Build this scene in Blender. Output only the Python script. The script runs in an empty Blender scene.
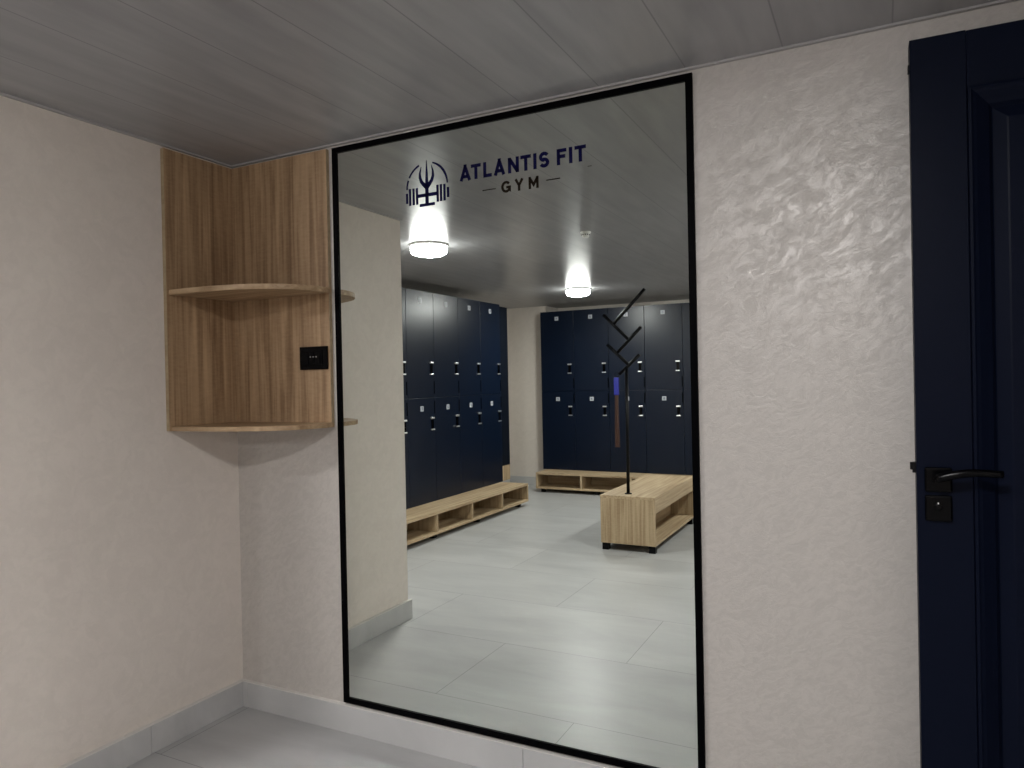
import bpy, bmesh, math, random
from mathutils import Vector, Matrix

S = bpy.context.scene
COL = S.collection
PI = math.pi

# ------------------------------------------------------------------ camera
F_PX = 722.98
YAW, PITCH, ROLL = math.radians(27.10), math.radians(-0.332), math.radians(-1.176)
CAM = Vector((2.2646, -2.0424, 1.2584))
fw = Vector((-math.sin(YAW)*math.cos(PITCH), math.cos(YAW)*math.cos(PITCH), math.sin(PITCH)))
rt = Vector((math.cos(YAW), math.sin(YAW), 0))
up = rt.cross(fw)
r2 = rt*math.cos(ROLL) + up*math.sin(ROLL)
u2 = -rt*math.sin(ROLL) + up*math.cos(ROLL)
cd = bpy.data.cameras.new('camera')
cam = bpy.data.objects.new('camera', cd)
COL.objects.link(cam)
M = Matrix((( r2.x, u2.x, -fw.x, CAM.x), (r2.y, u2.y, -fw.y, CAM.y), (r2.z, u2.z, -fw.z, CAM.z), (0, 0, 0, 1)))
cam.matrix_world = M
cd.sensor_width = 36.0
cd.lens = F_PX*36.0/1024.0
cd.clip_start = 0.02
S.camera = cam

# ------------------------------------------------------------------ world, exposure
LAMP_POWER = 300.0
LAMP_COLOUR = (1.0, 0.99, 0.985)
w = bpy.data.worlds.new('world')
w.use_nodes = True
w.node_tree.nodes['Background'].inputs[0].default_value = (0.5, 0.5, 0.52, 1)
w.node_tree.nodes['Background'].inputs[1].default_value = 0.02
S.world = w
S.view_settings.view_transform = 'Standard'
S.view_settings.look = 'None'
S.view_settings.gamma = 1.0
S.view_settings.use_curve_mapping = False
S.view_settings.exposure = 0.0
S.cycles.use_denoising = True
S.cycles.max_bounces = 12
S.cycles.diffuse_bounces = 8
S.cycles.glossy_bounces = 8
S.cycles.sample_clamp_indirect = 0.0
S.cycles.blur_glossy = 0.1

# ------------------------------------------------------------------ sizes (metres)
H = 2.12           # ceiling height
LW_END = -1.1247   # end of the left wall
ROW_X = -1.20      # face of the left locker row
ROW_Y = -5.55      # face of the far locker row
COLW = 0.41        # locker width
LAMPS = [(-0.26, -1.79), (-0.32, -4.45), (2.0, -1.9), (2.0, -4.5)]  # the last lamp is unseen, added to brighten the back of the room

# ------------------------------------------------------------------ materials
def newmat(name):
    m = bpy.data.materials.new(name)
    m.use_nodes = True
    nt = m.node_tree
    return m, nt, nt.nodes['Principled BSDF']

def N(nt, kind, **kw):
    n = nt.nodes.new(kind)
    for k, v in kw.items():
        if k.startswith('i_'):
            n.inputs[k[2:].replace('_', ' ')].default_value = v
        else:
            setattr(n, k, v)
    return n

def plain(name, col, rough=0.5, metal=0.0, spec=0.5, vary=0.04):
    m, nt, b = newmat(name)
    tc = N(nt, 'ShaderNodeTexCoord')
    no = N(nt, 'ShaderNodeTexNoise'); no.inputs['Scale'].default_value = 9; no.inputs['Detail'].default_value = 4
    nt.links.new(tc.outputs['Object'], no.inputs['Vector'])
    mr = N(nt, 'ShaderNodeMapRange')
    mr.inputs['To Min'].default_value = max(0.02, rough-vary); mr.inputs['To Max'].default_value = rough+vary
    nt.links.new(no.outputs['Fac'], mr.inputs['Value'])
    nt.links.new(mr.outputs['Result'], b.inputs['Roughness'])
    b.inputs['Base Color'].default_value = (*col, 1)
    b.inputs['Metallic'].default_value = metal
    b.inputs['Specular IOR Level'].default_value = spec
    return m

def oak(name, axis, c1=(0.27, 0.185, 0.105), c2=(0.55, 0.43, 0.28), seed=0.0, sc=1.0):
    """light oak laminate with the grain along one axis"""
    m, nt, b = newmat(name)
    tc = N(nt, 'ShaderNodeTexCoord')
    mp = N(nt, 'ShaderNodeMapping')
    s = [44.0*sc, 44.0*sc, 44.0*sc]; s[axis] = 1.6*sc
    mp.inputs['Scale'].default_value = s
    mp.inputs['Location'].default_value = (seed, seed*1.7, seed*0.6)
    nt.links.new(tc.outputs['Object'], mp.inputs['Vector'])
    n1 = N(nt, 'ShaderNodeTexNoise'); n1.inputs['Scale'].default_value = 1.0
    n1.inputs['Detail'].default_value = 5; n1.inputs['Distortion'].default_value = 0.6
    nt.links.new(mp.outputs[0], n1.inputs['Vector'])
    mp2 = N(nt, 'ShaderNodeMapping')
    s = [7.0*sc, 7.0*sc, 7.0*sc]; s[axis] = 0.9*sc
    mp2.inputs['Scale'].default_value = s
    mp2.inputs['Location'].default_value = (seed*2+3, seed, 1)
    nt.links.new(tc.outputs['Object'], mp2.inputs['Vector'])
    n2 = N(nt, 'ShaderNodeTexNoise'); n2.inputs['Scale'].default_value = 1.0
    n2.inputs['Detail'].default_value = 5; n2.inputs['Distortion'].default_value = 2.2
    nt.links.new(mp2.outputs[0], n2.inputs['Vector'])
    # fine cross flecks
    mp3 = N(nt, 'ShaderNodeMapping')
    s = [40.0, 40.0, 40.0]; s[axis] = 150.0
    mp3.inputs['Scale'].default_value = s
    nt.links.new(tc.outputs['Object'], mp3.inputs['Vector'])
    n3 = N(nt, 'ShaderNodeTexNoise'); n3.inputs['Scale'].default_value = 1.0; n3.inputs['Detail'].default_value = 2
    nt.links.new(mp3.outputs[0], n3.inputs['Vector'])
    a = N(nt, 'ShaderNodeMath', operation='MULTIPLY_ADD'); a.inputs[1].default_value = 0.60
    nt.links.new(n1.outputs['Fac'], a.inputs[0])
    a2 = N(nt, 'ShaderNodeMath', operation='MULTIPLY'); a2.inputs[1].default_value = 0.28
    nt.links.new(n2.outputs['Fac'], a2.inputs[0])
    nt.links.new(a2.outputs[0], a.inputs[2])
    a3 = N(nt, 'ShaderNodeMath', operation='MULTIPLY_ADD'); a3.inputs[1].default_value = 0.10
    nt.links.new(n3.outputs['Fac'], a3.inputs[0]); nt.links.new(a.outputs[0], a3.inputs[2])
    cr = N(nt, 'ShaderNodeValToRGB')
    cr.color_ramp.elements[0].position = 0.36; cr.color_ramp.elements[0].color = (*c1, 1)
    cr.color_ramp.elements[1].position = 0.66; cr.color_ramp.elements[1].color = (*c2, 1)
    nt.links.new(a3.outputs[0], cr.inputs['Fac'])
    nt.links.new(cr.outputs['Color'], b.inputs['Base Color'])
    b.inputs['Roughness'].default_value = 0.5
    b.inputs['Specular IOR Level'].default_value = 0.35
    bp = N(nt, 'ShaderNodeBump'); bp.inputs['Strength'].default_value = 0.15; bp.inputs['Distance'].default_value = 0.001
    nt.links.new(a3.outputs[0], bp.inputs['Height']); nt.links.new(bp.outputs[0], b.inputs['Normal'])
    return m

def plaster(name, col, bump=0.5, spec=0.6, metal=0.0, rmin=0.36, rmax=0.6, cvar=0.05, fine=1.0):
    """pearlescent trowelled plaster: small overlapping flakes turned every which way"""
    m, nt, b = newmat(name)
    tc = N(nt, 'ShaderNodeTexCoord')
    wn = N(nt, 'ShaderNodeTexNoise'); wn.inputs['Scale'].default_value = 5.0; wn.inputs['Detail'].default_value = 5
    wn.inputs['Roughness'].default_value = 0.6
    nt.links.new(tc.outputs['Object'], wn.inputs['Vector'])
    wa = N(nt, 'ShaderNodeVectorMath', operation='MULTIPLY_ADD')
    wa.inputs[1].default_value = (0.30/fine, 0.30/fine, 0.30/fine)
    nt.links.new(wn.outputs['Color'], wa.inputs[0]); nt.links.new(tc.outputs['Object'], wa.inputs[2])
    # directional strokes, leaning up to the right
    mp = N(nt, 'ShaderNodeMapping'); mp.vector_type = 'TEXTURE'
    mp.inputs['Rotation'].default_value = (0.0, -0.62, 0.0)
    mp.inputs['Scale'].default_value = (0.075/fine, 0.05/fine, 0.034/fine)
    nt.links.new(wa.outputs[0], mp.inputs['Vector'])
    n1 = N(nt, 'ShaderNodeTexNoise'); n1.inputs['Scale'].default_value = 1.0
    n1.inputs['Detail'].default_value = 9; n1.inputs['Roughness'].default_value = 0.68; n1.inputs['Distortion'].default_value = 0.5
    nt.links.new(mp.outputs[0], n1.inputs['Vector'])
    # broad flakes where the pearl layer lies smoother
    n2 = N(nt, 'ShaderNodeTexNoise'); n2.inputs['Scale'].default_value = 0.33
    n2.inputs['Detail'].default_value = 6; n2.inputs['Roughness'].default_value = 0.7
    nt.links.new(mp.outputs[0], n2.inputs['Vector'])
    sh = N(nt, 'ShaderNodeMapRange')
    sh.inputs['From Min'].default_value = 0.44; sh.inputs['From Max'].default_value = 0.57
    nb = N(nt, 'ShaderNodeMix', data_type='FLOAT'); nb.inputs[0].default_value = 0.5
    nt.links.new(n2.outputs['Fac'], nb.inputs[2]); nt.links.new(n1.outputs['Fac'], nb.inputs[3])
    nt.links.new(nb.outputs[0], sh.inputs['Value'])
    mix = N(nt, 'ShaderNodeMath', operation='MULTIPLY_ADD'); mix.inputs[1].default_value = 0.12
    nt.links.new(sh.outputs['Result'], mix.inputs[0]); nt.links.new(n1.outputs['Fac'], mix.inputs[2])
    bp = N(nt, 'ShaderNodeBump'); bp.inputs['Strength'].default_value = bump; bp.inputs['Distance'].default_value = 0.004/fine
    nt.links.new(mix.outputs[0], bp.inputs['Height']); nt.links.new(bp.outputs[0], b.inputs['Normal'])
    mr = N(nt, 'ShaderNodeMapRange')
    mr.inputs['To Min'].default_value = rmax; mr.inputs['To Max'].default_value = rmin
    nt.links.new(sh.outputs['Result'], mr.inputs['Value']); nt.links.new(mr.outputs['Result'], b.inputs['Roughness'])
    cr = N(nt, 'ShaderNodeValToRGB')
    cr.color_ramp.elements[0].position = 0.40; cr.color_ramp.elements[0].color = (*[c*(1-cvar) for c in col], 1)
    cr.color_ramp.elements[1].position = 0.72; cr.color_ramp.elements[1].color = (*[min(1, c*(1+cvar)) for c in col], 1)
    nt.links.new(mix.outputs[0], cr.inputs['Fac']); nt.links.new(cr.outputs['Color'], b.inputs['Base Color'])
    b.inputs['Metallic'].default_value = metal
    b.inputs['Specular IOR Level'].default_value = spec
    return m

def ceiling_mat():
    m, nt, b = newmat('ceiling_panels')
    tc = N(nt, 'ShaderNodeTexCoord')
    sep = N(nt, 'ShaderNodeSeparateXYZ'); nt.links.new(tc.outputs['Object'], sep.inputs[0])
    # distance to the nearest panel joint (panels run along y)
    d = N(nt, 'ShaderNodeMath', operation='DIVIDE'); d.inputs[1].default_value = 0.2557
    nt.links.new(sep.outputs['X'], d.inputs[0])
    o = N(nt, 'ShaderNodeMath', operation='ADD'); o.inputs[1].default_value = 20.5
    nt.links.new(d.outputs[0], o.inputs[0])
    fr = N(nt, 'ShaderNodeMath', operation='FRACT'); nt.links.new(o.outputs[0], fr.inputs[0])
    sb = N(nt, 'ShaderNodeMath', operation='SUBTRACT'); sb.inputs[1].default_value = 0.5
    nt.links.new(fr.outputs[0], sb.inputs[0])
    ab = N(nt, 'ShaderNodeMath', operation='ABSOLUTE'); nt.links.new(sb.outputs[0], ab.inputs[0])
    gap = N(nt, 'ShaderNodeMapRange'); gap.inputs['From Min'].default_value = 0.004; gap.inputs['From Max'].default_value = 0.011
    nt.links.new(ab.outputs[0], gap.inputs['Value'])
    fl = N(nt, 'ShaderNodeMath', operation='FLOOR'); nt.links.new(o.outputs[0], fl.inputs[0])
    wn = N(nt, 'ShaderNodeTexWhiteNoise', noise_dimensions='1D'); nt.links.new(fl.outputs[0], wn.inputs['W'])
    # faint streaks along each panel
    mp = N(nt, 'ShaderNodeMapping'); mp.inputs['Scale'].default_value = (16, 2.2, 1)
    mp.inputs['Rotation'].default_value = (0, 0, 0.16)
    nt.links.new(tc.outputs['Object'], mp.inputs['Vector'])
    n1 = N(nt, 'ShaderNodeTexNoise'); n1.inputs['Scale'].default_value = 1; n1.inputs['Detail'].default_value = 6
    n1.inputs['Distortion'].default_value = 0.4
    nt.links.new(mp.outputs[0], n1.inputs['Vector'])
    cr = N(nt, 'ShaderNodeValToRGB')
    cr.color_ramp.elements[0].position = 0.3; cr.color_ramp.elements[0].color = (0.275, 0.273, 0.281, 1)
    cr.color_ramp.elements[1].position = 0.7; cr.color_ramp.elements[1].color = (0.355, 0.352, 0.358, 1)
    nt.links.new(n1.outputs['Fac'], cr.inputs['Fac'])
    mx = N(nt, 'ShaderNodeMix', data_type='RGBA')
    mx.inputs['A'].default_value = (0.205, 0.205, 0.21, 1)
    nt.links.new(gap.outputs['Result'], mx.inputs['Factor']); nt.links.new(cr.outputs['Color'], mx.inputs['B'])
    nt.links.new(mx.outputs['Result'], b.inputs['Base Color'])
    b.inputs['Roughness'].default_value = 0.31
    b.inputs['Specular IOR Level'].default_value = 0.45
    bp = N(nt, 'ShaderNodeBump'); bp.inputs['Strength'].default_value = 0.2; bp.inputs['Distance'].default_value = 0.001
    nt.links.new(gap.outputs['Result'], bp.inputs['Height'])
    nt.links.new(bp.outputs[0], b.inputs['Normal'])
    return m

def tile_mat(name, joints=True, gain=1.0):
    m, nt, b = newmat(name)
    tc = N(nt, 'ShaderNodeTexCoord')
    mp = N(nt, 'ShaderNodeMapping'); mp.inputs['Scale'].default_value = (1.5, 5.0, 3.0)
    nt.links.new(tc.outputs['Object'], mp.inputs['Vector'])
    n1 = N(nt, 'ShaderNodeTexNoise'); n1.inputs['Scale'].default_value = 1.0; n1.inputs['Detail'].default_value = 7
    n1.inputs['Roughness'].default_value = 0.6; n1.inputs['Distortion'].default_value = 0.5
    nt.links.new(mp.outputs[0], n1.inputs['Vector'])
    cr = N(nt, 'ShaderNodeValToRGB')
    cr.color_ramp.elements[0].position = 0.3; cr.color_ramp.elements[0].color = (0.325*gain, 0.323*gain, 0.322*gain, 1)
    cr.color_ramp.elements[1].position = 0.72; cr.color_ramp.elements[1].color = (0.42*gain, 0.417*gain, 0.415*gain, 1)
    nt.links.new(n1.outputs['Fac'], cr.inputs['Fac'])
    out = cr.outputs['Color']
    if joints:
        # running bond of 1.2 x 0.607 m tiles, rows counted away from the mirror wall
        sep = N(nt, 'ShaderNodeSeparateXYZ'); nt.links.new(tc.outputs['Object'], sep.inputs[0])
        ny = N(nt, 'ShaderNodeMath', operation='MULTIPLY_ADD'); ny.inputs[1].default_value = -1; ny.inputs[2].default_value = 0.204
        nt.links.new(sep.outputs['Y'], ny.inputs[0])
        nx = N(nt, 'ShaderNodeMath', operation='ADD'); nx.inputs[1].default_value = 0.557
        nt.links.new(sep.outputs['X'], nx.inputs[0])
        cb = N(nt, 'ShaderNodeCombineXYZ'); nt.links.new(nx.outputs[0], cb.inputs[0]); nt.links.new(ny.outputs[0], cb.inputs[1])
        br = N(nt, 'ShaderNodeTexBrick', offset=0.5, offset_frequency=2, squash=1.0, squash_frequency=2)
        br.inputs['Scale'].default_value = 1.0; br.inputs['Mortar Size'].default_value = 0.0014
        br.inputs['Mortar Smooth'].default_value = 0.1
        br.inputs['Brick Width'].default_value = 1.2; br.inputs['Row Height'].default_value = 0.607
        br.inputs['Color1'].default_value = (0.96, 0.96, 0.96, 1); br.inputs['Color2'].default_value = (1.03, 1.03, 1.03, 1)
        br.inputs['Mortar'].default_value = (0.45, 0.45, 0.45, 1)
        nt.links.new(cb.outputs[0], br.inputs['Vector'])
        mx = N(nt, 'ShaderNodeMix', data_type='RGBA', blend_type='MULTIPLY'); mx.inputs['Factor'].default_value = 1
        nt.links.new(out, mx.inputs['A']); nt.links.new(br.outputs['Color'], mx.inputs['B'])
        out = mx.outputs['Result']
    nt.links.new(out, b.inputs['Base Color'])
    mr = N(nt, 'ShaderNodeMapRange'); mr.inputs['To Min'].default_value = 0.30; mr.inputs['To Max'].default_value = 0.42
    nt.links.new(n1.outputs['Fac'], mr.inputs['Value']); nt.links.new(mr.outputs['Result'], b.inputs['Roughness'])
    b.inputs['Specular IOR Level'].default_value = 0.38
    return m

def emitter(name, col, power):
    """opal diffuser: full brightness downward, dimmer on its rounded side"""
    m, nt, b = newmat(name)
    b.inputs['Base Color'].default_value = (0.9, 0.9, 0.9, 1)
    b.inputs['Emission Color'].default_value = (*col, 1)
    tc = N(nt, 'ShaderNodeTexCoord')
    sp = N(nt, 'ShaderNodeSeparateXYZ'); nt.links.new(tc.outputs['Normal'], sp.inputs[0])
    ab = N(nt, 'ShaderNodeMath', operation='ABSOLUTE'); nt.links.new(sp.outputs['Z'], ab.inputs[0])
    pw = N(nt, 'ShaderNodeMath', operation='POWER'); pw.inputs[1].default_value = 2.0
    nt.links.new(ab.outputs[0], pw.inputs[0])
    mr = N(nt, 'ShaderNodeMapRange'); mr.inputs['To Min'].default_value = power*0.06; mr.inputs['To Max'].default_value = power
    nt.links.new(pw.outputs[0], mr.inputs['Value'])
    nt.links.new(mr.outputs['Result'], b.inputs['Emission Strength'])
    return m

MT = {}
MT['wall'] = plaster('pearl_plaster_warm', (0.63, 0.575, 0.525), bump=0.14, spec=0.35, cvar=0.03)
MT['mirror_wall'] = plaster('pearl_plaster_mirror_wall', (0.475, 0.443, 0.413), bump=0.5, spec=1.0, metal=0.10, rmin=0.38, rmax=0.60, cvar=0.05, fine=2.5)
MT['ceiling'] = ceiling_mat()
MT['floor'] = tile_mat('floor_tile')
MT['skirting'] = tile_mat('skirting_tile', joints=False, gain=1.18)
MT['caulk'] = plain('white_caulk', (0.6, 0.58, 0.55), 0.6)
MT['oak_x'] = oak('oak_grain_x', 0)
MT['oak_y'] = oak('oak_grain_y', 1)
MT['oak_z'] = oak('oak_grain_z', 2, seed=2.3)
MT['oak_brown_z'] = oak('oak_brown_upright', 2, c1=(0.20, 0.12, 0.064), c2=(0.50, 0.345, 0.205), seed=5.1)
MT['oak_brown_x'] = oak('oak_brown_flat', 0, c1=(0.24, 0.15, 0.08), c2=(0.50, 0.36, 0.22), seed=1.1)
MT['oak_edge'] = oak('oak_edge_band', 0, c1=(0.30, 0.23, 0.14), c2=(0.42, 0.33, 0.21), seed=1.1)
MT['navy'] = plain('navy_locker_paint', (0.0016, 0.0055, 0.0165), 0.325, spec=0.34, vary=0.015)
MT['navy_door'] = plain('navy_door_paint', (0.0030, 0.0048, 0.0130), 0.42, spec=0.06)
MT['navy_dark'] = plain('navy_cabinet_body', (0.002, 0.004, 0.009), 0.5, spec=0.2)
MT['black'] = plain('black_metal', (0.002, 0.002, 0.003), 0.4, spec=0.15)
MT['black_frame'] = plain('black_frame', (0.0008, 0.0008, 0.0012), 0.4, spec=0.03)
MT['black_gloss'] = plain('black_plastic', (0.0010, 0.0010, 0.0015), 0.22, spec=0.12)
MT['chrome'] = plain('chrome', (0.85, 0.85, 0.86), 0.38, metal=1.0)
MT['white'] = plain('white_plastic', (0.72, 0.72, 0.7), 0.4)
MT['plate'] = plain('number_plate_silver', (0.40, 0.42, 0.46), 0.4)
MT['decal_navy'] = plain('decal_navy', (0.004, 0.004, 0.042), 0.5, spec=0.05)
MT['decal_brown'] = plain('decal_dark_brown', (0.014, 0.009, 0.005), 0.5, spec=0.05)
MT['blue'] = plain('bright_blue', (0.006, 0.012, 0.25), 0.5)
MT['brown'] = plain('dark_brown_horn', (0.045, 0.018, 0.012), 0.4)
MT['lamp'] = emitter('lamp_diffuser', LAMP_COLOUR, LAMP_POWER)
MT['rim'] = plain('lamp_rim', (0.6, 0.6, 0.6), 0.4)
MT['profile'] = plain('ceiling_edge_profile', (0.36, 0.35, 0.35), 0.4)
mm, nt, b = newmat('mirror_silver')
b.inputs['Base Color'].default_value = (0.82, 0.862, 0.812, 1)
b.inputs['Metallic'].default_value = 1.0
b.inputs['Roughness'].default_value = 0.0
MT['mirror'] = mm

# ------------------------------------------------------------------ helpers
def tag(o, label=None, cat=None, group=None, kind=None):
    if label: o['label'] = label
    if cat: o['category'] = cat
    if group: o['group'] = group
    if kind: o['kind'] = kind
    return o

def empty(name, loc, label, cat, group=None, rz=0.0):
    o = bpy.data.objects.new(name, None)
    o.empty_display_size = 0.05
    o.location = loc; o.rotation_euler = (0, 0, rz)
    COL.objects.link(o)
    return tag(o, label, cat, group)

def box(bm, x0, x1, y0, y1, z0, z1, bev=0.0):
    t = bmesh.new()
    bmesh.ops.create_cube(t, size=1.0)
    for v in t.verts:
        v.co = Vector(((x0+x1)/2+v.co.x*(x1-x0), (y0+y1)/2+v.co.y*(y1-y0), (z0+z1)/2+v.co.z*(z1-z0)))
    if bev > 0:
        bmesh.ops.bevel(t, geom=t.edges[:], offset=bev, segments=2, profile=0.5, affect='EDGES')
    merge(bm, t)

def merge(bm, t):
    me = bpy.data.meshes.new('tmp'); t.to_mesh(me); t.free(); bm.from_mesh(me); bpy.data.meshes.remove(me)

def prism(bm, pts, z0, z1, bev=0.0):
    """extrude an outline in xy from z0 to z1"""
    t = bmesh.new()
    lo = [t.verts.new((x, y, z0)) for x, y in pts]
    hi = [t.verts.new((x, y, z1)) for x, y in pts]
    n = len(pts)
    t.faces.new(lo[::-1]); t.faces.new(hi)
    for i in range(n):
        t.faces.new((lo[i], lo[(i+1) % n], hi[(i+1) % n], hi[i]))
    bmesh.ops.recalc_face_normals(t, faces=t.faces[:])
    if bev: bmesh.ops.bevel(t, geom=[e for e in t.edges if abs(e.verts[0].co.z-e.verts[1].co.z) < 1e-6], offset=bev, segments=2, affect='EDGES')
    merge(bm, t)

def prism_xz(bm, pts, y0, y1):
    t = bmesh.new()
    lo = [t.verts.new((x, y0, z)) for x, z in pts]
    hi = [t.verts.new((x, y1, z)) for x, z in pts]
    n = len(pts)
    t.faces.new(lo[::-1]); t.faces.new(hi)
    for i in range(n):
        t.faces.new((lo[i], lo[(i+1) % n], hi[(i+1) % n], hi[i]))
    bmesh.ops.recalc_face_normals(t, faces=t.faces[:])
    bmesh.ops.triangulate(t, faces=[f for f in t.faces if len(f.verts) > 4])
    merge(bm, t)

def tube(bm, pts, r, seg=14, r_end=None):
    """round rod through points, optional taper"""
    pts = [Vector(p) for p in pts]
    rings = []
    n = len(pts)
    for i, p in enumerate(pts):
        a = pts[max(0, i-1)]; c = pts[min(n-1, i+1)]
        t = (c-a).normalized()
        ref = Vector((0, 0, 1)) if abs(t.z) < 0.9 else Vector((0, 1, 0))
        u = t.cross(ref).normalized(); v = t.cross(u)
        rr = r if r_end is None else r+(r_end-r)*i/(n-1)
        rings.append([bm.verts.new(p+(u*math.cos(2*PI*k/seg)+v*math.sin(2*PI*k/seg))*rr) for k in range(seg)])
    for a, c in zip(rings, rings[1:]):
        for k in range(seg):
            f = bm.faces.new((a[k], a[(k+1) % seg], c[(k+1) % seg], c[k])); f.smooth = True
    bm.faces.new(rings[0][::-1]); bm.faces.new(rings[-1])

def lathe(bm, prof, seg=48, c=(0, 0)):
    """profile of (radius, z) turned about a vertical axis"""
    rings = []
    for r, z in prof:
        if r < 1e-6: rings.append([bm.verts.new((c[0], c[1], z))])
        else: rings.append([bm.verts.new((c[0]+r*math.cos(2*PI*k/seg), c[1]+r*math.sin(2*PI*k/seg), z)) for k in range(seg)])
    for a, d in zip(rings, rings[1:]):
        for k in range(seg):
            q = [a[k % len(a)], a[(k+1) % len(a)], d[(k+1) % len(d)], d[k % len(d)]]
            u = []
            for v in q:
                if v not in u: u.append(v)
            if len(u) > 2:
                f = bm.faces.new(u); f.smooth = True

def obj(name, bm, mat, parent=None):
    bmesh.ops.recalc_face_normals(bm, faces=bm.faces[:])
    me = bpy.data.meshes.new(name); bm.to_mesh(me); bm.free()
    me.materials.append(MT[mat] if isinstance(mat, str) else mat)
    o = bpy.data.objects.new(name, me); COL.objects.link(o)
    if parent: o.parent = parent
    return o

def struct(name, bm, mat, parent=None):
    o = obj(name, bm, mat, parent)
    if not parent: o['kind'] = 'structure'
    return o

def copy_tree(o, parent=None):
    c = o.copy(); COL.objects.link(c); c.parent = parent
    for ch in [k for k in o.children]:
        copy_tree(ch, c)
    return c

def bx(*a, bev=0.0):
    bm = bmesh.new(); box(bm, *a, bev=bev); return bm

# ------------------------------------------------------------------ the room
XE, YS = 3.16, -6.10
XW = -1.78
struct('floor', bx(XW-0.12, 4.4, YS-0.12, 0.12, -0.1, 0.0), 'floor')
struct('ceiling', bx(XW-0.12, 4.4, YS-0.12, 0.12, H, H+0.1), 'ceiling')
struct('wall_back', bx(-0.14, 4.4, 0.0, 0.12, 0, H), 'mirror_wall')
struct('wall_left', bx(-0.14, 0.0, LW_END, 0.0, 0, H), 'wall')
struct('wall_left_return', bx(XW-0.12, -0.14, LW_END, LW_END+0.12, 0, H), 'wall')
struct('wall_left_rear', bx(XW-0.12, XW, YS-0.12, LW_END, 0, H), 'wall')
struct('wall_rear', bx(XW, XE, YS-0.12, YS, 0, H), 'wall')
struct('wall_pillar', bx(XW, -1.25, YS, -5.75, 0, H), 'wall')
# right wall with the doorway of the open door
DY0, DY1, DZ = -1.03, -0.21, 2.02
bm = bmesh.new()
box(bm, XE, XE+0.12, YS-0.12, DY0, 0, H)
box(bm, XE, XE+0.12, DY1, 0.0, 0, H)
box(bm, XE, XE+0.12, DY0, DY1, DZ, H)
struct('wall_right', bm, 'wall')
bm = bmesh.new()
box(bm, 4.28, 4.4, -1.9, 0.0, 0, H)
box(bm, XE+0.12, 4.4, -2.0, -1.9, 0, H)
struct('wall_corridor', bm, 'wall')
bm = bmesh.new()
box(bm, XE-0.012, XE+0.13, DY0, DY0+0.04, 0, DZ)
box(bm, XE-0.012, XE+0.13, DY1-0.04, DY1, 0, DZ)
box(bm, XE-0.012, XE+0.13, DY0, DY1, DZ-0.04, DZ)
box(bm, XE-0.012, XE, DY0-0.06, DY0, 0, DZ+0.06)
box(bm, XE-0.012, XE, DY0, DY1, DZ, DZ+0.06)
struct('trim_1', bm, 'navy_door')

HB, TB = 0.0975, 0.016   # tiled skirting
def skirting(name, segs):
    bm = bmesh.new()
    for s in segs: box(bm, *s, bev=0.0012)
    return struct(name, bm, 'skirting')
skirting('baseboard_back', [(0.0, 0.0388, -TB, 0.0, 0, HB), (0.0402, 1.2383, -TB, 0.0, 0, HB), (1.2397, 2.4383, -TB, 0, 0, HB), (2.4397, XE, -TB, 0, 0, HB)])
skirting('baseboard_left', [(0.0, TB, -0.4158, -TB, 0, HB), (0.0, TB, LW_END-TB, -0.4172, 0, HB)])
skirting('baseboard_return', [(XW, 0.0, LW_END-TB, LW_END, 0, HB)])
skirting('baseboard_pillar', [(XW, -1.25, -5.75, -5.75+TB, 0, HB)])
skirting('baseboard_rear', [(-1.25, XE, YS, YS+TB, 0, HB)])
skirting('baseboard_right', [(XE-TB, XE, YS+TB, DY0-0.06, 0, HB)])
skirting('baseboard_left_rear', [(XW, XW+TB, -5.75+TB, LW_END-TB, 0, HB)])
# thin caulk line on top of the skirting
bm = bmesh.new()
box(bm, 0.0, XE, -TB-0.001, 0.0, HB, HB+0.003)
box(bm, 0.0, TB+0.001, LW_END-TB, -TB, HB, HB+0.003)
struct('trim_2', bm, 'caulk')
# narrow ceiling edge profile
bm = bmesh.new()
box(bm, 0.0, XE, -0.012, 0.0, H-0.006, H)
box(bm, 0.0, 0.012, LW_END, -0.012, H-0.006, H)
struct('trim_3', bm, 'profile')

# ------------------------------------------------------------------ mirror
XL, XR, ZB, ZT = 0.5137, 1.8070, 0.1060, 2.1047
mir = empty('wall_mirror', (XL, 0, ZB), 'tall rectangular wall mirror in a thin black frame with gym lettering near its top', 'mirror')
W_, H_ = XR-XL, ZT-ZB
FD = 0.010
bm = bmesh.new()
FWD = 0.0200
box(bm, 0, FWD, -FD, 0, 0, H_, bev=0.001)
box(bm, W_-FWD, W_, -FD, 0, 0, H_, bev=0.001)
box(bm, FWD, W_-FWD, -FD, 0, 0, FWD, bev=0.001)
box(bm, FWD, W_-FWD, -FD, 0, H_-FWD, H_, bev=0.001)
obj('frame', bm, 'black_frame', mir)
obj('glass', bx(FWD-0.001, W_-FWD+0.001, -0.004, -0.0005, FWD-0.001, H_-FWD+0.001), 'mirror', mir)

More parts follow.
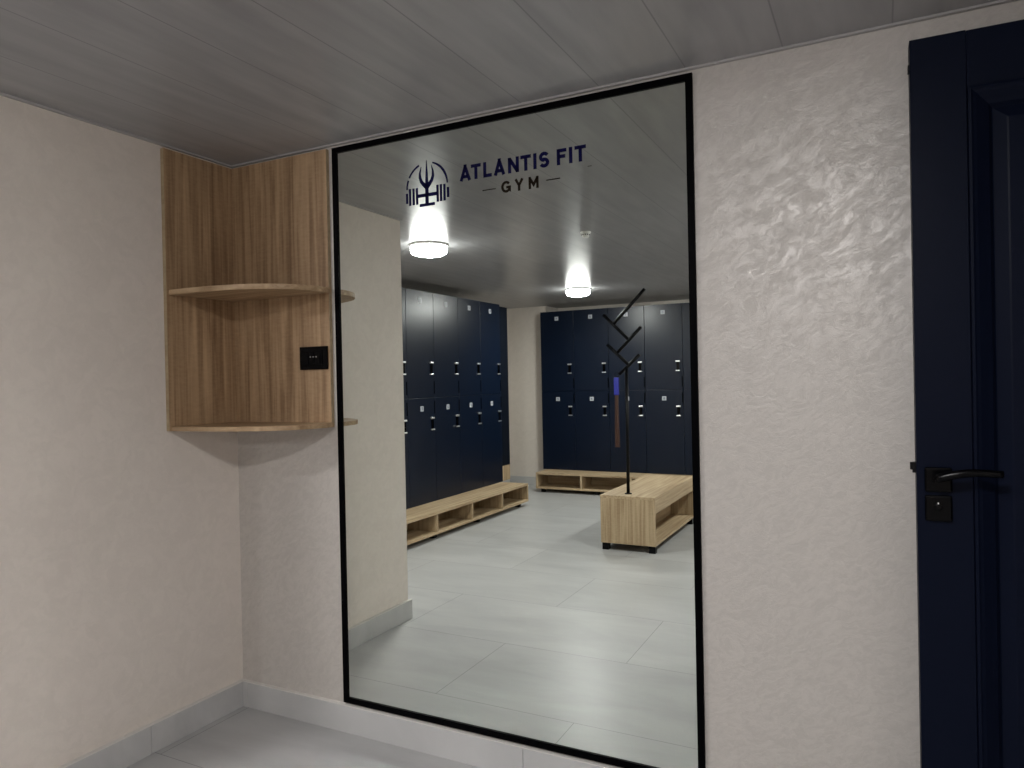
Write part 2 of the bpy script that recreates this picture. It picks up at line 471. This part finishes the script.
def stroke(bm, pts, wd, y0=-0.0048, y1=-0.0039):
    """flat decal stroke through xz points (mitred polyline)"""
    k_ = 1.0039   # measured on a plane 8 mm nearer
    P = [Vector((CAM.x+(x-CAM.x)*k_-XL, CAM.z+(z-CAM.z)*k_-ZB)) for x, z in pts]
    L, R = [], []
    n = len(P)
    for i in range(n):
        if i == 0: d = (P[1]-P[0]).normalized(); nrm = Vector((-d.y, d.x)); k = 1
        elif i == n-1: d = (P[-1]-P[-2]).normalized(); nrm = Vector((-d.y, d.x)); k = 1
        else:
            a = (P[i]-P[i-1]).normalized(); c = (P[i+1]-P[i]).normalized()
            na = Vector((-a.y, a.x)); nc = Vector((-c.y, c.x))
            nrm = (na+nc)
            nrm = nrm.normalized() if nrm.length > 1e-5 else na
            k = 1/max(0.5, nrm.dot(na))
        wi = wd[i] if isinstance(wd, (list, tuple)) else wd
        L.append(P[i]+nrm*wi/2*k); R.append(P[i]-nrm*wi/2*k)
    for i in range(n-1):
        prism_xz(bm, [L[i][:], L[i+1][:], R[i+1][:], R[i][:]], y0, y1)

def arc(cx, cz, rx, rz, a0, a1, n=14):
    return [(cx+rx*math.cos(math.radians(a0+(a1-a0)*i/n)), cz+rz*math.sin(math.radians(a0+(a1-a0)*i/n))) for i in range(n+1)]

def glyph(bm, ch, x, z, wd, h, t, **kw):
    s = lambda pts: stroke(bm, [(x+a*wd, z+c*h) for a, c in pts], t, **kw)
    e = t/2/wd; v = t/2/h
    if ch == 'A': s([(e*0.9, 0), (0.5, 1-v*0.6)]); s([(1-e*0.9, 0), (0.5, 1-v*0.6)]); s([(0.22, 0.28), (0.78, 0.28)]); s([(0.5-e, 0.97), (0.5+e, 0.97)])
    if ch == 'T': s([(0, 1-v), (1, 1-v)]); s([(0.5, 0), (0.5, 1-v)])
    if ch == 'L': s([(e, 0), (e, 1)]); s([(e, v), (1, v)])
    if ch == 'N': s([(e, 0), (e, 1)]); s([(1-e, 0), (1-e, 1)]); s([(e, 1-v*0.5), (1-e, v*0.5)])
    if ch == 'I': s([(0.5, 0), (0.5, 1)])
    if ch == 'F': s([(e, 0), (e, 1)]); s([(e, 1-v), (1, 1-v)]); s([(e, 0.52), (0.88, 0.52)])
    if ch == 'Y': s([(e, 1), (0.5, 0.45), (1-e, 1)]); s([(0.5, 0), (0.5, 0.5)])
    if ch == 'M': s([(e, 0), (e, 1)]); s([(1-e, 0), (1-e, 1)]); s([(e, 1-v), (0.5, 0.32), (1-e, 1-v)])
    if ch == 'S':
        rz = (0.5-v)/2+0.012; rx = 0.5-e
        up_ = [(a, c) for a, c in arc(0.5, 1-v-rz, rx, rz, 25, 270)]
        dn = [(a, c) for a, c in arc(0.5, v+rz, rx, rz, 90, -155)]
        s(up_[:-1]+dn)
    if ch == 'G':
        s(arc(0.5, 0.5, 0.5-e, 0.5-v, 40, 322, 22)+[(1-e, 0.2), (1-e, 0.45), (0.52, 0.45)])

# lettering: one navy word line, one dark brown word with dashes
bm = bmesh.new()
for ch, x0, x1 in [('A', 1.0500, 1.0915), ('T', 1.0926, 1.1285), ('L', 1.1380, 1.1685), ('A', 1.1765, 1.2165), ('N', 1.2272, 1.2655), ('T', 1.2715, 1.3072),
                   ('I', 1.3158, 1.3259), ('S', 1.3350, 1.3690), ('F', 1.3945, 1.4262), ('I', 1.4350, 1.4452), ('T', 1.4530, 1.4892)]:
    bm = bmesh.new(); glyph(bm, ch, x0, 1.9078, x1-x0, 0.0485, 0.0106)
    obj('letter', bm, 'decal_navy', mir)['label'] = 'navy capital '+ch
bm = bmesh.new()
for ch, x0, x1 in [('G', 1.2020, 1.2362), ('Y', 1.2490, 1.2805), ('M', 1.2980, 1.3320)]:
    bm = bmesh.new(); glyph(bm, ch, x0, 1.8490, x1-x0, 0.0370, 0.0080)
    obj('letter', bm, 'decal_brown', mir)['label'] = 'dark brown capital '+ch
for a, c, z, t in ((1.134, 1.1815, 1.867, 0.003), (1.3585, 1.404, 1.868, 0.003), (1.494, 1.506, 1.890, 0.0018)):
    bm = bmesh.new(); stroke(bm, [(a, z), (c, z)], t)
    obj('dash', bm, 'decal_brown', mir)['label'] = 'thin dark brown dash'
# emblem: trident over a barbell inside a broken ring
bm = bmesh.new()
cx, cz, rr = 0.9215, 1.9075, 0.0805
stroke(bm, arc(cx, cz, rr, rr+0.002, 112, 151), 0.0060)
stroke(bm, arc(cx, cz, rr, rr+0.002, 157, 179), 0.0060)
stroke(bm, arc(cx, cz, rr, rr+0.002, 73, 3, 20), [0.0046+0.0035*math.sin(PI*i/20) for i in range(21)])
stroke(bm, [(0.9212, 1.9975), (0.9214, 1.955), (0.9212, 1.915), (0.9208, 1.850)], [0.0015, 0.0085, 0.0130, 0.0130])
stroke(bm, [(0.9000, 1.9785), (0.8945, 1.958), (0.8942, 1.944), (0.8995, 1.929), (0.9100, 1.917), (0.9195, 1.908)], [0.001, 0.0070, 0.0100, 0.0115, 0.0135, 0.015])
stroke(bm, [(0.9405, 1.9800), (0.9463, 1.958), (0.9466, 1.944), (0.9412, 1.929), (0.9310, 1.917), (0.9220, 1.908)], [0.001, 0.0070, 0.0100, 0.0115, 0.0135, 0.015])
stroke(bm, [(0.8842, 1.882), (0.9640, 1.882)], 0.0115)
stroke(bm, [(0.8915, 1.8498), (0.9515, 1.8498)], 0.0095)
for x, z0, z1 in [(0.8406, 1.8622, 1.8966), (0.8528, 1.8541, 1.9108), (0.8674, 1.8545, 1.9105), (0.8812, 1.8544, 1.9100),
                  (0.9633, 1.8540, 1.9100), (0.9766, 1.8545, 1.9100), (0.9901, 1.8545, 1.9090), (1.0038, 1.8640, 1.8968)]:
    stroke(bm, [(x, z0), (x, z1)], 0.0086)
obj('emblem', bm, 'decal_navy', mir)['label'] = 'navy trident and barbell emblem in a broken ring'

# ------------------------------------------------------------------ corner shelf
SA, SB = 0.492, 0.3165
shelf = empty('corner_shelf', (0, 0, 1.101), 'light brown oak corner shelf with two rounded boards, hung left of the mirror', 'shelf')
obj('side_panel', bx(0.0, 0.016, -SB, -0.0005, 0.0, 1.003, bev=0.0008), 'oak_brown_z', shelf)
obj('side_panel', bx(0.0165, SA, -0.016, -0.0005, 0.0, 1.003, bev=0.0008), 'oak_brown_z', shelf)
def corner_board(z0, z1):
    pts = [(0.0168, -0.0168)]
    a, bb, n = SA-0.0168+0.012, SB-0.0168-0.008, 2.6
    K = 30
    for i in range(K+1):
        t = PI/2*i/K
        pts.append((0.0168+a*abs(math.sin(t))**(2/n), -0.0168-bb*abs(math.cos(t))**(2/n)))
    bm = bmesh.new(); prism(bm, pts, z0, z1, bev=0.0012)
    return bm
for z0, z1 in ((0.0, 0.016), (0.484, 0.502)):
    o = obj('shelf_board', corner_board(z0, z1), 'oak_brown_x', shelf)
# pale edge band on the exposed front edges of the two uprights
obj('edge_band', bx(0.0005, 0.0155, -SB-0.001, -SB, 0.0, 1.003), 'oak_edge', shelf)['label'] = 'pale edge band'
obj('edge_band', bx(SA, SA+0.001, -0.0155, -0.001, 0.0, 1.003), 'oak_edge', shelf)['label'] = 'pale edge band'

# socket plate
sx0, sx1, sz0, sz1 = 0.3545, 0.4855, 1.3105, 1.3945
sock = empty('power_socket', ((sx0+sx1)/2, -0.0165, (sz0+sz1)/2), 'black rectangular wall socket plate mounted on the oak corner shelf', 'socket')
hw, hh = (sx1-sx0)/2, (sz1-sz0)/2
bm = bmesh.new()
box(bm, -hw, hw, -0.008, 0, -hh, hh, bev=0.002)
box(bm, -hw+0.010, hw-0.022, -0.0105, -0.006, -hh+0.014, hh-0.014, bev=0.001)
obj('plate', bm, 'black_gloss', sock)
for k in range(3):
    obj('socket_module', bx(-0.046+k*0.028, -0.021+k*0.028, -0.0125, -0.009, -0.022, 0.022, bev=0.001), 'black_gloss', sock)
for dx in (-0.009, 0.005, 0.019):
    bm = bmesh.new(); tube(bm, [(dx, -0.0140, 0.004), (dx, -0.0115, 0.004)], 0.0017, 10)
    obj('contact', bm, 'chrome', sock)['label'] = 'small bright metal contact'

# ------------------------------------------------------------------ open door
door = bpy.data.objects.new('door_1', None); COL.objects.link(door)
door.location = (2.3305, -0.1845, 0.008); door.rotation_euler = (0, 0, 0.03); door['kind'] = 'structure'
DWd, DH, DT = 0.80, 1.992, 0.040
ST = 0.109
obj('stile', bx(0, ST-0.0008, 0, DT, 0, DH, bev=0.0012), 'navy_door', door)
obj('stile', bx(DWd-ST, DWd, 0, DT, 0, DH, bev=0.0012), 'navy_door', door)
RT, RB, RM = 0.125, 0.20, 0.11
obj('rail', bx(ST, DWd-ST-0.0008, 0.0008, DT, DH-RT, DH-0.0015), 'navy_door', door)
obj('rail', bx(ST, DWd-ST-0.0008, 0.0008, DT, 0, RB), 'navy_door', door)
def door_panel(z0, z1):
    bm = bmesh.new()
    x0, x1 = ST, DWd-ST-0.0008
    box(bm, x0, x1, 0.018, DT-0.006, z0, z1)
    # raised mitred bolection moulding with a bevelled field
    def ring(a, ya, c, yc):
        o = [(x0+a, ya, z0+a), (x1-a, ya, z0+a), (x1-a, ya, z1-a), (x0+a, ya, z1-a)]
        i = [(x0+c, yc, z0+c), (x1-c, yc, z0+c), (x1-c, yc, z1-c), (x0+c, yc, z1-c)]
        ov = [bm.verts.new(p) for p in o]; iv = [bm.verts.new(p) for p in i]
        for k in range(4): bm.faces.new((ov[k], ov[(k+1) % 4], iv[(k+1) % 4], iv[k]))
    prof = [(0.0, 0.001), (0.001, -0.007), (0.006, -0.009), (0.010, -0.006), (0.016, -0.004), (0.030, 0.004), (0.040, 0.009),
            (0.046, 0.016), (0.048, 0.017), (0.072, 0.006), (0.076, 0.005)]
    for p, q in zip(prof, prof[1:]): ring(p[0], p[1], q[0], q[1])
    a, y = prof[-1]
    bm.faces.new([bm.verts.new(p) for p in [(x0+a, y, z0+a), (x1-a, y, z0+a), (x1-a, y, z1-a), (x0+a, y, z1-a)]])
    return bm
obj('panel', door_panel(RB, DH-RT), 'navy_door', door)
# handle: square rose and a curved lever
hz = 1.0175-0.008
bm = bmesh.new(); box(bm, 0.0150, 0.0685, -0.009, 0, hz-0.0275, hz+0.0275, bev=0.004)
tube(bm, [(0.042, -0.008, hz), (0.042, -0.030, hz)], 0.012, 20)
tube(bm, [(0.042, -0.030, hz), (0.042, -0.048, hz)], 0.0095, 20)
hd = obj('door_handle', bm, 'black_gloss', door)
bm = bmesh.new()
pts = []
for i in range(15):
    s_ = i/14
    pts.append((0.036+0.120*s_, -0.050-0.004*math.sin(PI*s_), hz+0.007+0.0145*math.sin(min(1, s_*1.5)*PI/2)-0.003*s_*s_))
tube(bm, pts, 0.0085, 16, r_end=0.0068)
for v in bm.verts: v.co.z = hz+(v.co.z-hz)*1.15
obj('lever', bm, 'black_gloss', hd)
bm = bmesh.new(); box(bm, 0.0150, 0.0680, -0.009, 0, 0.925-0.008, 0.983-0.008, bev=0.004)
es = obj('lock_rose', bm, 'black_gloss', door)
bm = bmesh.new(); lathe(bm, [(0, 0), (0.0085, 0), (0.0085, 0.003), (0.007, 0.004), (0, 0.004)], 24)
for v in bm.verts: v.co = Vector((0.040+v.co.x, -0.009-v.co.z, 0.958-0.008+v.co.y))
obj('lock_cylinder', bm, 'black_gloss', es)
bm = bmesh.new(); box(bm, 0.0390, 0.0415, -0.0145, -0.0125, 0.9565, 0.9600)  # tiny chrome chip standing in for the glint on the lock
obj('keyhole_glint', bm, 'chrome', es).name = 'lock_glint'
bm = bmesh.new()
prism(bm, [(-0.012, 0.013), (-0.010, 0.010), (0.0, 0.010), (0.0, 0.026), (-0.003, 0.026)], hz+0.019, hz+0.036)
box(bm, -0.007, 0.0, 0.011, 0.025, hz+0.012, hz+0.019)
obj('latch_bolt', bm, 'black', door)
bm = bmesh.new(); box(bm, -0.003, 0.0, 0.008, 0.022, DH-0.068, DH-0.052)
obj('edge_catch', bm, 'black', door)
for z in (0.25, 1.70):
    bm = bmesh.new(); tube(bm, [(DWd+0.006, 0.004, z), (DWd+0.006, 0.004, z+0.09)], 0.007, 14)
    obj('hinge', bm, 'black', door)

# ------------------------------------------------------------------ lockers
LZ0, LH, LD = 0.22, 1.81, 0.50
SPLIT = 1.12-LZ0
def digit(bm, ch, cx, cz, h, y0, y1):
    wd, t = h*0.55, h*0.14
    seg = {'a': ((0, 1), (1, 1)), 'b': ((1, 1), (1, .5)), 'c': ((1, .5), (1, 0)), 'd': ((0, 0), (1, 0)), 'e': ((0, 0), (0, .5)), 'f': ((0, .5), (0, 1)), 'g': ((0, .5), (1, .5))}
    on = {'0': 'abcdef', '1': 'bc', '2': 'abged', '3': 'abgcd', '4': 'fgbc', '5': 'afgcd', '6': 'afgedc', '7': 'abc', '8': 'abcdefg', '9': 'abcdfg'}[ch]
    for s_ in on:
        (a, c), (d, e) = seg[s_]
        xa, xb = cx+(a-.5)*wd, cx+(d-.5)*wd
        za, zb = cz+(c-.5)*h, cz+(e-.5)*h
        box(bm, min(xa, xb)-t/2, max(xa, xb)+t/2, y0, y1, min(za, zb)-t/2, max(za, zb)+t/2)

def make_locker():
    """one column of two doors; local x to the right seen in the mirror, front at local y=0 facing +y"""
    root = empty('locker', (0, 0, 0), 'x', 'locker', 'navy two-door lockers')
    bm = bmesh.new()
    t = 0.018
    box(bm, 0.0, t, -LD, -0.018, 0, LH); box(bm, COLW-t, COLW, -LD, -0.018, 0, LH)
    box(bm, t, COLW-t, -LD, -0.018, 0, t); box(bm, t, COLW-t, -LD, -0.018, LH-t, LH)
    box(bm, t, COLW-t, -LD, -0.018, SPLIT-t/2, SPLIT+t/2)
    box(bm, t, COLW-t, -LD, -LD+0.006, t, LH-t)
    obj('body', bm, 'navy_dark', root)
    for z0, z1, uz in ((0.002, SPLIT-0.002, False), (SPLIT+0.002, LH-0.002, True)):
        d = obj('door', bx(0.002, COLW-0.002, -0.018, 0.0, z0, z1, bev=0.0012), 'navy', root)
        hzc = (1.372 if uz else 0.895)-LZ0
        lzc = (1.945 if uz else 1.028)-LZ0
        obj('number_plate', bx(0.205-0.023, 0.205+0.023, 0.0, 0.003, lzc-0.022, lzc+0.022, bev=0.001), 'plate', d)
        # handle: black recessed cup between two bright bars
        hb = bmesh.new(); box(hb, 0.343, 0.371, 0.0, 0.010, hzc-0.044, hzc+0.044, bev=0.002)
        h_ = obj('lock_handle', hb, 'black_gloss', d)
        obj('handle_bar', bx(0.334, 0.380, 0.0, 0.016, hzc+0.040, hzc+0.056, bev=0.003), 'chrome', h_)
        obj('handle_bar', bx(0.334, 0.380, 0.0, 0.016, hzc-0.057, hzc-0.045, bev=0.003), 'chrome', h_)
        # dark finger slot at the door edge
        za, zb = (SPLIT+0.03, SPLIT+0.14) if uz else (SPLIT-0.14, SPLIT-0.03)
        obj('finger_slot', bx(0.394, 0.4075, 0.0, 0.0012, za, zb), 'black_frame', d)
    return root

proto = make_locker()
left_names = ['nearest the wall edge, mostly hidden', 'second from the wall edge', 'third from the wall edge, under the sheen', 'fourth from the wall edge', 'last and farthest from the mirror']
back_names = ['leftmost, beside the pillar', 'second from the pillar', 'third from the pillar, behind the coat rack', 'fourth from the pillar', 'at the right, cut by the mirror frame']
digits_left = [('1', '6'), ('2', '7'), ('8', '0'), ('5', '3'), ('8', '6')]
digits_back = [('4', '9'), ('6', '8'), ('3', '5'), ('0', '8'), ('9', '2')]
def fill(root, label, group, digs, loc, rz):
    root['label'] = label; root['group'] = group
    root.location = loc; root.rotation_euler = (0, 0, rz)
    doors = [c for c in root.children if c.name.startswith('door')]
    doors.sort(key=lambda d: -max(v.co.z for v in d.data.vertices))
    for d, ch, lz in zip(doors, digs, (1.945, 1.028)):
        pl = [c for c in d.children if c.name.startswith('number_plate')][0]
        bm = bmesh.new(); bm.from_mesh(pl.data)
        n0 = len(bm.faces)
        digit(bm, ch, 0.205, lz-LZ0, 0.020, 0.003, 0.0036)
        bm.faces.ensure_lookup_table()
        for f in bm.faces[n0:]: f.material_index = 1
        me = bpy.data.meshes.new('number_plate'); bm.to_mesh(me); bm.free()
        me.materials.append(MT['plate']); me.materials.append(MT['decal_navy'])
        pl.data = me
roots = [proto]+[copy_tree(proto) for _ in range(9)]
for k in range(5):
    fill(roots[k], 'navy two-door locker in the left reflected row, '+left_names[k], 'lockers of the left row', digits_left[k],
         (ROW_X, -(2.44+COLW*k), LZ0), -PI/2)
for k in range(5):
    fill(roots[5+k], 'navy two-door locker in the far reflected row, '+back_names[k], 'lockers of the far row', digits_back[k],
         (-1.235+COLW*k, ROW_Y, LZ0), 0)

# filler at the end of the left row
ye = -(2.44+COLW*5)
fp = empty('filler_panel', (ROW_X-0.012, ye-0.002, 0.221), 'narrow dark filler panel above an oak block, ending the left locker row', 'panel')
obj('dark_panel', bx(-0.02, 0.0, -0.185, 0.0, 0.155, 1.79, bev=0.001), 'navy_dark', fp)
obj('oak_block', bx(-0.045, 0.0, -0.185, 0.0, 0.0, 0.155, bev=0.001), 'oak_z', fp)['label'] = 'pale oak block'

# ------------------------------------------------------------------ low benches
def bench(name, label, loc, rz, length, depth, divs, legs, group):
    """local x along the length, front at local y=0 facing +y, open shoe slots to the front"""
    r = empty(name, loc, label, 'bench', group, rz)
    z0, z1, zt = 0.042, 0.060, 0.220
    m = 'oak_x'
    obj('seat_board', bx(0, length, -depth, 0, 0.200, zt, bev=0.001), m, r)
    obj('bottom_board', bx(0, length, -depth, 0, z0, z1, bev=0.001), m, r)
    obj('back_board', bx(0.018, length-0.018, -0.30, -0.285, z1, 0.200), m, r)
    for x in divs:
        obj('divider', bx(x, x+0.018, -depth if x in (divs[0], divs[-1]) else -0.285, -0.001, z1, 0.200), 'oak_z', r)
    for x in legs:
        for y in (-0.07, -depth+0.04):
            bm = bmesh.new(); box(bm, x-0.022, x+0.022, y-0.022, y+0.022, 0.0, z0, bev=0.002)
            obj('leg', bm, 'black', r)
    return r
bench('shoe_bench', 'low pale oak bench with open shoe slots, under the left row of lockers', (-0.90, -2.24, 0), -PI/2, 2.222, 0.86,
      [0, 0.555, 1.11, 1.665, 2.204], [0.10, 0.60, 1.30, 2.12], 'low oak shoe benches')
bench('shoe_bench', 'low pale oak bench with open shoe slots, under the far row of lockers', (-1.19, -5.25, 0), 0, 2.198, 0.84,
      [0, 0.530, 1.09, 1.635, 2.18], [0.065, 0.70, 1.40, 2.12], 'low oak shoe benches')

# ------------------------------------------------------------------ island bench
IX0, IX1, IY0, IY1 = 0.410, 0.820, -4.160, -2.970
isl = empty('island_bench', ((IX0+IX1)/2, (IY0+IY1)/2, 0), 'boxy oak bench with an open side slot, standing free on the tiled floor', 'bench')
ww, ll = (IX1-IX0)/2, (IY1-IY0)/2
obj('seat_board', bx(-ww, ww, -ll, ll, 0.381, 0.402, bev=0.001), 'oak_y', isl)
obj('end_panel', bx(-ww+0.001, ww-0.001, ll-0.019, ll-0.001, 0.053, 0.381, bev=0.001), 'oak_z', isl)
obj('end_panel', bx(-ww+0.001, ww-0.001, -ll+0.001, -ll+0.019, 0.053, 0.381, bev=0.001), 'oak_z', isl)
obj('fascia', bx(ww-0.019, ww-0.001, -ll+0.019, ll-0.019, 0.286, 0.381), 'oak_y', isl)
obj('fascia', bx(-ww+0.001, -ww+0.019, -ll+0.019, ll-0.019, 0.286, 0.381), 'oak_y', isl)
obj('bottom_board', bx(-ww+0.001, ww-0.001, -ll+0.019, ll-0.019, 0.053, 0.071), 'oak_y', isl)
bm = bmesh.new()
box(bm, -0.008, 0.008, -ll+0.019, ll-0.019, 0.071, 0.381)
obj('centre_board', bm, 'oak_y', isl)
for sx in (-1, 1):
    bm = bmesh.new()
    box(bm, sx*(ww-0.035)-0.010, sx*(ww-0.035)+0.010, -ll+0.04, ll-0.04, 0.033, 0.053)
    obj('base_rail', bm, 'black', isl)
for sx in (-1, 1):
    for sy in (-1, 1):
        obj('leg', bx(sx*(ww-0.03)-0.024, sx*(ww-0.03)+0.024, sy*(ll-0.035)-0.024, sy*(ll-0.035)+0.024, 0.0, 0.053, bev=0.002), 'black', isl)

# ------------------------------------------------------------------ coat rack
PX, PY = 0.590, -3.08
rack = empty('coat_rack', (PX, PY, 0.402), 'tall black metal coat rack with slanted zigzag arms, fixed on the oak island bench', 'coat rack')
def rk(x, z, y=0.0): return (x-PX, y, z-0.402)
bm = bmesh.new(); lathe(bm, [(0, 0), (0.026, 0), (0.026, 0.005), (0.014, 0.008), (0, 0.008)], 28)
obj('base_flange', bm, 'black', rack)
bm = bmesh.new(); tube(bm, [rk(0.590, 0.405), rk(0.594, 1.335)], 0.0122, 16)
obj('pole', bm, 'black', rack)
for a, c, dy in [((0.540, 1.283), (0.697, 1.424), 0.0), ((0.612, 1.350), (0.450, 1.506), 0.0), ((0.528, 1.444), (0.710, 1.624), 0.0),
                 ((0.618, 1.532), (0.425, 1.727), 0.0), ((0.504, 1.658), (0.744, 1.898), 0.0)]:
    bm = bmesh.new(); tube(bm, [rk(a[0], a[1]), rk(c[0], c[1])], 0.0122, 16)
    obj('arm', bm, 'black', rack)

# shoehorn hanging from the lowest arm
sh = empty('shoehorn', (0.522, PY+0.0200, 0.745), 'long dark brown shoehorn with a bright blue grip, hanging on the coat rack', 'shoehorn')
bm = bmesh.new()
K = 12
rows = []
for i in range(K+1):
    s_ = i/K
    z = 0.385*s_; wd = 0.019-0.006*s_; cv = 0.008*(1-0.6*s_)
    row = []
    for j in range(9):
        u = j/8*2-1
        row.append((u*wd, -cv*(1-u*u), z))
    rows.append(row)
for dy in (0.0, 0.003):
    vs = [[bm.verts.new((x, y+dy, z)) for x, y, z in r] for r in rows]
    for i in range(K):
        for j in range(8): bm.faces.new((vs[i][j], vs[i][j+1], vs[i+1][j+1], vs[i+1][j]))
    if dy == 0: v0 = vs
for j in range(8):
    bm.faces.new((v0[0][j], v0[0][j+1], vs[0][j+1], vs[0][j])); bm.faces.new((v0[K][j], v0[K][j+1], vs[K][j+1], vs[K][j]))
for i in range(K):
    bm.faces.new((v0[i][0], v0[i+1][0], vs[i+1][0], vs[i][0])); bm.faces.new((v0[i][8], v0[i+1][8], vs[i+1][8], vs[i][8]))
obj('blade', bm, 'brown', sh)
obj('grip', bx(-0.019, 0.019, -0.008, 0.008, 0.385, 0.515, bev=0.004), 'blue', sh)['label'] = 'bright blue grip'
bm = bmesh.new()
tube(bm, [(0.0+0.016*math.sin(2*PI*i/16), 0.0, 0.533-0.021*math.cos(2*PI*i/16)) for i in range(17)], 0.002, 8)
obj('hanging_loop', bm, 'black', sh)

# ------------------------------------------------------------------ ceiling lamps and detector
lamp_labels = ['round glowing surface ceiling lamp by the wall edge, nearest one in the mirror',
               'round glowing ceiling lamp farther back, in front of the far lockers',
               'round ceiling lamp above the mirror end of the room, outside the picture',
               'assumed round ceiling lamp beyond the island bench, added to brighten the far end, outside the picture']
for (x, y), lb in zip(LAMPS, lamp_labels):
    L_ = empty('ceiling_lamp', (x, y, H), lb, 'lamp', 'round ceiling lamps')
    bm = bmesh.new(); lathe(bm, [(0, -0.0005), (0.121, -0.0005), (0.121, -0.012), (0.117, -0.015), (0, -0.015)], 64)
    obj('rim', bm, 'rim', L_)
    bm = bmesh.new(); lathe(bm, [(0.113, -0.0152), (0.116, -0.022), (0.116, -0.040), (0.111, -0.052), (0.098, -0.062), (0.075, -0.069), (0.04, -0.073), (0, -0.074)], 64)
    obj('diffuser', bm, 'lamp', L_)
sd = empty('smoke_detector', (0.7263, -1.961, H), 'small white smoke detector on the panelled ceiling', 'smoke detector')
bm = bmesh.new(); lathe(bm, [(0, 0), (0.030, 0), (0.031, -0.006), (0.028, -0.012), (0, -0.012)], 32)
obj('base', bm, 'white', sd)
bm = bmesh.new(); lathe(bm, [(0, -0.012), (0.022, -0.012), (0.023, -0.024), (0.017, -0.034), (0, -0.036)], 32)
obj('sensor_cap', bm, 'white', sd)
bm = bmesh.new()
for k in range(10):
    a = 2*PI*k/10
    box(bm, 0.0225*math.cos(a)-0.0025, 0.0225*math.cos(a)+0.0025, 0.0225*math.sin(a)-0.0025, 0.0225*math.sin(a)+0.0025, -0.022, -0.016)
obj('vent_slots', bm, 'black', sd)
